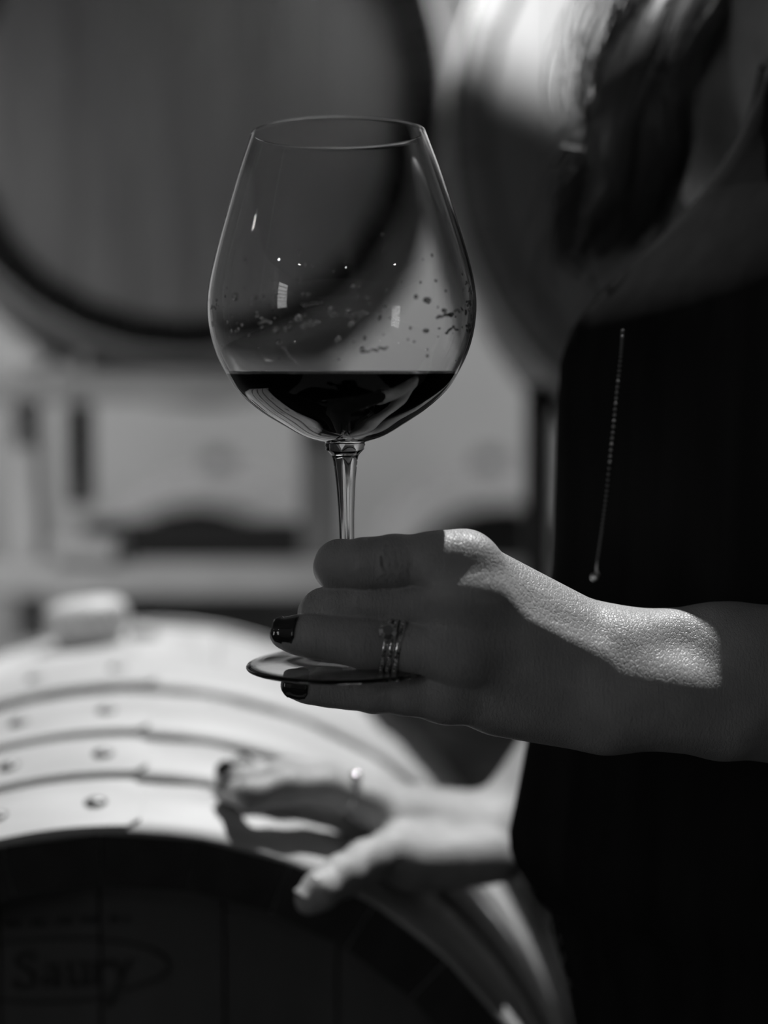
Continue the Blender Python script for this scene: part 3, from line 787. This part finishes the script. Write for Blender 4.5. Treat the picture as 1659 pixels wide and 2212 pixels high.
# ---- dress: lofted rings
prof = [(200, 1650), (300, 1600), (400, 1535), (500, 1440), (570, 1365), (640, 1292), (700, 1240), (780, 1210), (900, 1205), (1000, 1203), (1130, 1200), (1240, 1196), (1400, 1172), (1615, 1142), (1720, 1124), (1800, 1108), (1850, 1112), (1890, 1132), (1930, 1168), (1975, 1205), (2030, 1212), (2130, 1240), (2212, 1255)]
DY = .705
front = [(px(x, y, DY).z, px(x, y, DY).x) for y, x in prof]
zt = np.array([q[0] for q in front])[::-1]; xt = np.array([q[1] for q in front])[::-1]
def front_x(z):
    if z < zt[0]: return xt[0] + (zt[0] - z) * .25 if z > zt[0] - .14 else xt[0] + .035 - (zt[0] - .14 - z) * .1
    return float(np.interp(z, zt, xt))
rows = []; NA = 160
zs = list(np.linspace(Z(-.72), Z(.215), 116))
v = []; f = []
for z in zs:
    if z > zt[-1]:
        u = (z - zt[-1]) / (Z(.215) - zt[-1]); fx = xt[-1] + u * .02
    else: fx = front_x(z)
    bk = TX + .125 + max(0, Z(-.1) - z) * .10
    if z > Z(.10): bk = TX + .125 - (z - Z(.10)) * .6
    cx, a = (fx + bk) / 2, (bk - fx) / 2
    b = .090 + max(0, min(.05, (Z(-.10) - z) * .12)) + (0 if z < Z(.02) else min(.04, (z - Z(.02)) * .25))
    pl = min(1, max(0, (Z(-.10) - z) / .2)) * .0035
    for k in range(NA):
        w = 2 * math.pi * k / NA; c, s = math.cos(w), math.sin(w); e = 2 / 2.3
        x = cx + (a + pl * math.sin(w * 22 + z * 3)) * math.copysign(abs(c) ** e, c); y = TY + (b + pl * math.sin(w * 22)) * math.copysign(abs(s) ** e, s)
        v.append((x + .70 * max(0, TY - y) * (1 - (x - cx) / a) * .5, y, z))
P1, P2 = px(1735, 80, .66), px(1545, 360, .66); dn = Vector((P2.z - P1.z, 0, -(P2.x - P1.x))).normalized()
if dn.x > 0: dn = -dn
NZ_ = px(1400, 385, .67).z
def bare(p):                                     # the neckline: skin on the left of the slanting edge
    p = Vector(p); return (p - P1).dot(dn) > 0 and p.z > NZ_
for i in range(len(zs) - 1):
    for k in range(NA): f.append((i * NA + k, i * NA + (k + 1) % NA, (i + 1) * NA + (k + 1) % NA, (i + 1) * NA + k))
dress = mesh_obj('dress', v, f, M_DRESS); world_child(dress, person)
import bmesh
bm = bmesh.new(); bm.from_mesh(dress.data)
for co, no in ((P1, dn), (Vector((0, 0, NZ_)), Vector((0, 0, 1)))):
    bmesh.ops.bisect_plane(bm, geom=bm.verts[:] + bm.edges[:] + bm.faces[:], plane_co=co, plane_no=no, dist=1e-6)
bmesh.ops.delete(bm, geom=[q for q in bm.faces if bare(q.calc_center_median())], context='FACES')
bm.to_mesh(dress.data); bm.free()
sm = dress.modifiers.new('thickness', 'SOLIDIFY'); sm.thickness = .0025; sm.offset = -1
def dress_front(x, y):                           # first point of the dress on a line of sight (simple march)
    d = ray(x, y); o = Vector((0, 0, EYE))
    for i in range(900):
        p = o + d * (.60 + i * .0006)
        j = int(round((p.z - zs[0]) / (zs[1] - zs[0])))
        if not 0 <= j < len(zs): continue
        ring = v[j * NA:(j + 1) * NA]; xs = [q[0] for q in ring]; ys = [q[1] for q in ring]
        cx, a = (min(xs) + max(xs)) / 2, (max(xs) - min(xs)) / 2; b = (max(ys) - min(ys)) / 2
        if abs((p.x - cx) / a) ** 2.3 + abs((p.y - TY) / b) ** 2.3 <= 1: return p
    return px(x, y, .8)
zp = smooth([(1346, 715), (1342, 770), (1332, 860), (1322, 960), (1312, 1060), (1302, 1140), (1292, 1210)], 16)
zm = MB()
for x, y in zp[::2]: zm.ball(dress_front(x, y) + Vector((-.0003, -.0006, 0)), .0007, 6, 4)
zo = zm.build('zipper_teeth', M_RIVET); world_child(zo, person)
pl_ = MB().tube([dress_front(x, y) + Vector((0, -.003, 0)) for x, y in ((1290, 1205), (1287, 1225), (1290, 1238), (1283, 1248))], [.0005, .0006, .0012, .0022], 8)
pl_.ball(dress_front(1283, 1244) + Vector((0, -.004, 0)), .0022, 8, 6)
world_child(pl_.build('zipper_pull', M_SILVER), person)

lace = MB()
for pts in (((1206, 1958), (1213, 1966), (1208, 1978), (1200, 1984)), ((1196, 1994), (1188, 2000), (1192, 2010), (1202, 2004)), ((1204, 2022), (1212, 2030), (1206, 2042)), ((1214, 2058), (1220, 2070), (1212, 2078)), ((1226, 2118), (1232, 2126), (1224, 2134))):
    lace.tube([px(x, y, .700) for x, y in pts], .0007, 6)
world_child(lace.build('lace_trim', M_RIVET), person)
# ---- hair
hm = MB(); core = MB(); HD = -.025            # hair hangs in front of the near shoulder
guides = [  # (points x, y, Y), spread metres, strands
    ([(1600, -160, .86), (1520, -20, .83), (1440, 120, .80), (1390, 260, .79), (1370, 400, .79), (1330, 500, .79), (1285, 560, .79)], .014, 130, .020),
    ([(1560, -160, .85), (1470, -20, .82), (1390, 120, .795), (1340, 260, .785), (1320, 390, .785), (1270, 480, .785), (1245, 555, .785)], .013, 130, .018),
    ([(1520, -160, .86), (1430, -20, .83), (1360, 90, .81), (1325, 200, .80), (1335, 310, .80), (1300, 400, .80), (1240, 470, .80), (1222, 540, .80)], .012, 110, .012),
    ([(1620, -160, .85), (1540, -40, .82), (1455, 110, .80), (1420, 240, .79), (1420, 360, .79), (1390, 470, .79), (1360, 540, .79)], .013, 120, .020),
    ([(1640, -120, .83), (1575, -20, .81), (1490, 90, .795), (1440, 200, .79), (1432, 320, .79), (1430, 420, .79), (1400, 500, .79)], .009, 80, .012),
    ([(1480, -160, .87), (1380, -40, .85), (1310, 60, .83), (1290, 140, .82), (1300, 220, .82), (1320, 290, .82)], .010, 45, 0),
    ([(1420, -160, .88), (1310, -60, .86), (1250, 60, .85), (1235, 180, .84), (1262, 280, .83), (1310, 340, .82)], .010, 32, 0),
    ([(1400, 250, .80), (1345, 310, .795), (1290, 350, .79), (1240, 400, .79), (1215, 470, .79), (1222, 550, .79), (1250, 582, .79)], .006, 40, 0),
]
def catmull(P, n):
    P = [P[0] * 2 - P[1]] + P + [P[-1] * 2 - P[-2]]; out = []
    for i in range(1, len(P) - 2):
        for k in range(n):
            t = k / n; a, b, c, d = P[i - 1:i + 3]
            out.append(.5 * ((2 * b) + (c - a) * t + (2 * a - 5 * b + 4 * c - d) * t * t + (3 * b - a - 3 * c + d) * t ** 3))
    out.append(P[-2]); return out
for pts, spread, cnt, cr in guides:
    G0 = catmull([px(p[0], p[1], p[2] + HD * min(1, max(0, (p[1] + 200) / 400))) for p in pts], 4); n = len(G0)
    if cr: core.tube(G0, [cr * (.9 if i < n * .6 else max(.12, .9 * (1 - (i / (n - 1) - .6) / .4))) for i in range(n)], 10)
    for _ in range(cnt):
        o1 = Vector(RNG.normal(size=3)) ; o1 = o1.normalized() * spread * random.uniform(.75, 1.5); o1.y *= 1.2
        o2 = Vector(RNG.normal(size=3)) * spread * .35; ph = random.uniform(0, 6.28); am = random.uniform(0, .004); ln = random.randint(int(n * .8), n)
        pp = []
        for i in range(ln):
            t = i / (n - 1); q = G0[i] + o1 * (1 - .35 * t) + o2 * math.sin(t * 4 + ph) + Vector((math.sin(t * 9 + ph), math.cos(t * 7 + ph), 0)) * am
            pp.append(q)
        r0 = random.uniform(.00022, .0004)
        hm.tube(pp, [r0 * (1 if i < ln - 4 else .35 + .16 * (ln - 1 - i)) for i in range(ln)], 3, False)
for a in ([(1212, 316, .79), (1250, 322, .79), (1295, 327, .79)], [(1265, 202, .80), (1300, 201, .80), (1325, 199, .80)], [(1232, 372, .79), (1258, 364, .79), (1300, 358, .79), (1340, 340, .79)],
          [(1270, 122, .82), (1310, 118, .82), (1350, 100, .82)], [(1345, 210, .80), (1305, 300, .80), (1255, 360, .79), (1215, 440, .79), (1205, 480, .79)]):
    G0 = catmull([px(p[0], p[1], p[2] + HD) for p in a], 5); hm.tube(G0, .0007, 4)
for _ in range(70):                                   # loose curling wisps on the lit side
    x = random.uniform(1330, 1400); y = random.uniform(-40, 330); Y0 = random.uniform(.765, .81); p = []; 
    wr = random.uniform(.0005, .0015); dx = random.uniform(-24, -8); dy = random.uniform(26, 50); cv = random.uniform(-1.5, 7)
    for i in range(9):
        p.append(px(x, y, Y0)); x += dx; y += dy; dx += cv; dy -= random.uniform(0, 4)
    hm.tube(p, [wr * (1 - .085 * i) for i in range(9)], 4, False)
for _ in range(40):                                   # curled ends
    x = random.uniform(1225, 1330); y = random.uniform(300, 420); Y0 = random.uniform(.765, .80); p = []; wr = random.uniform(.0005, .0014); a0 = random.uniform(1.9, 2.5); st = random.uniform(24, 38)
    for i in range(10):
        p.append(px(x, y, Y0)); x += st * math.cos(a0); y += st * math.sin(a0); a0 -= random.uniform(.05, .28)
    hm.tube(p, [wr * (1 - .07 * i) for i in range(10)], 4, False)
core.tube(catmull([Vector((HX - .02, HY, Z(.44))), Vector((.275, .80, Z(.34))), Vector((.245, .80, Z(.26))), Vector((.232, .80, Z(.19)))], 5), [.05] * 10 + [.045, .042, .038, .03, .02, .01], 12)  # unseen hair bulk added to block sun from the chest
core.tube(catmull([Vector((HX - .03, HY + .06, Z(.46))), Vector((.245, HY + .095, Z(.38))), Vector((.212, HY + .09, Z(.30))), Vector((.205, HY + .085, Z(.22)))], 4), [.05] * 8 + [.045, .04, .035, .028, .018], 12)  # second unseen bulk on the far side, added to block the same sun
core.lathe([(0, -.115), (.06, -.105), (.085, -.06), (.092, 0), (.088, .06), (.06, .105), (0, .125)], 20, Matrix.Translation((HX + .03, HY, Z(.45))))
hair = core.build('hair', M_HAIR); world_child(hair, person)
world_child(hm.build('hair_strands', M_HAIR), person)

# ------------------------------------------------------------------ rings on the left hand
def ring(name, label, cx, cy, tilt, R, tube, stones, big=None):
    c = px(cx, cy, .5768); ax = (rng_[1][0] - rng_[2][0]).normalized(); ax = (ax + Vector((0, 0, tilt))).normalized()
    q = ax.to_track_quat('Z', 'Y').to_matrix().to_4x4()
    root = empty(name, c, q.to_euler()); tag(root, label, 'ring')
    prof = [(R + tube * math.cos(t) * .7, tube * math.sin(t)) for t in [2 * math.pi * k / 10 for k in range(10)]]
    MB().lathe(prof, 64, closed=True).build('band', M_SILVER, root)
    if stones:
        st = MB(); n = int(2 * math.pi * R / (stones * 2.15))
        for k in range(n):
            w = 2 * math.pi * k / n; M = Matrix.Rotation(w, 4, 'Z') @ Matrix.Translation((R + tube * .55, 0, 0)) @ Matrix.Rotation(math.pi / 2, 4, 'Y')
            st.lathe([(0, -stones), (stones, 0), (stones * .6, stones * .45), (0, stones * .45)], 6, M)
        tag(st.build('pave_stones', M_GEM, root, smooth=False), kind='stuff')
    if big:
        d, rs = big; dl = (q.inverted().to_3x3() @ Vector(d)); dl.z = 0; w = math.atan2(dl.y, dl.x)
        M = Matrix.Rotation(w, 4, 'Z') @ Matrix.Translation((R + rs * .75, 0, 0)) @ Matrix.Rotation(math.pi / 2, 4, 'Y')
        MB().lathe([(0, -rs * .85), (rs * .98, -.0001), (rs, rs * .08), (rs * .58, rs * .42), (0, rs * .42)], 10, M).build('centre_stone', M_GEM, root, smooth=False)
        pr = MB()
        for k in range(4):
            a = math.pi / 4 + k * math.pi / 2
            pr.tube([M @ Vector((rs * .5 * math.cos(a), rs * .5 * math.sin(a), -rs * .9)), M @ Vector((rs * 1.05 * math.cos(a), rs * 1.05 * math.sin(a), 0)), M @ Vector((rs * .92 * math.cos(a), rs * .92 * math.sin(a), rs * .3))], rs * .13, 6)
        pr.build('prongs', M_SILVER, root)
    return root
ring('engagement_ring', 'engagement ring with a large round stone, nearest the fingertip', 833, 1392, -.10, .0109, .0011, .00075, ((-.15, -.8, .55), .0036))
ring('wedding_band', 'slim band of small stones in the middle of the three finger rings', 847, 1393, -.10, .0110, .0011, .00075)
ring('wedding_band', 'wider band of stones nearest the knuckle on the ring finger', 862, 1394, -.10, .0111, .0014, .00085)
# a small ring on the other hand
c = r_idx[0][0].lerp(r_idx[1][0], .55); ax = (r_idx[0][0] - r_idx[1][0]).normalized(); q = ax.to_track_quat('Z', 'Y').to_matrix().to_4x4()
rr = empty('stone_ring', c, q.to_euler()); tag(rr, 'glinting ring on the hand that rests on the barrel', 'ring')
MB().lathe([(.0096 + .0009 * math.cos(t) * .7, .0009 * math.sin(t)) for t in [2 * math.pi * k / 8 for k in range(8)]], 40, closed=True).build('band', M_SILVER, rr)
ul = q.inverted().to_3x3() @ Vector((0, -.25, 1)); ul.z = 0; ul.normalize()
MB().ball(ul * .0112, .0034, 28, 16).build('stone', M_POLISH, rr)
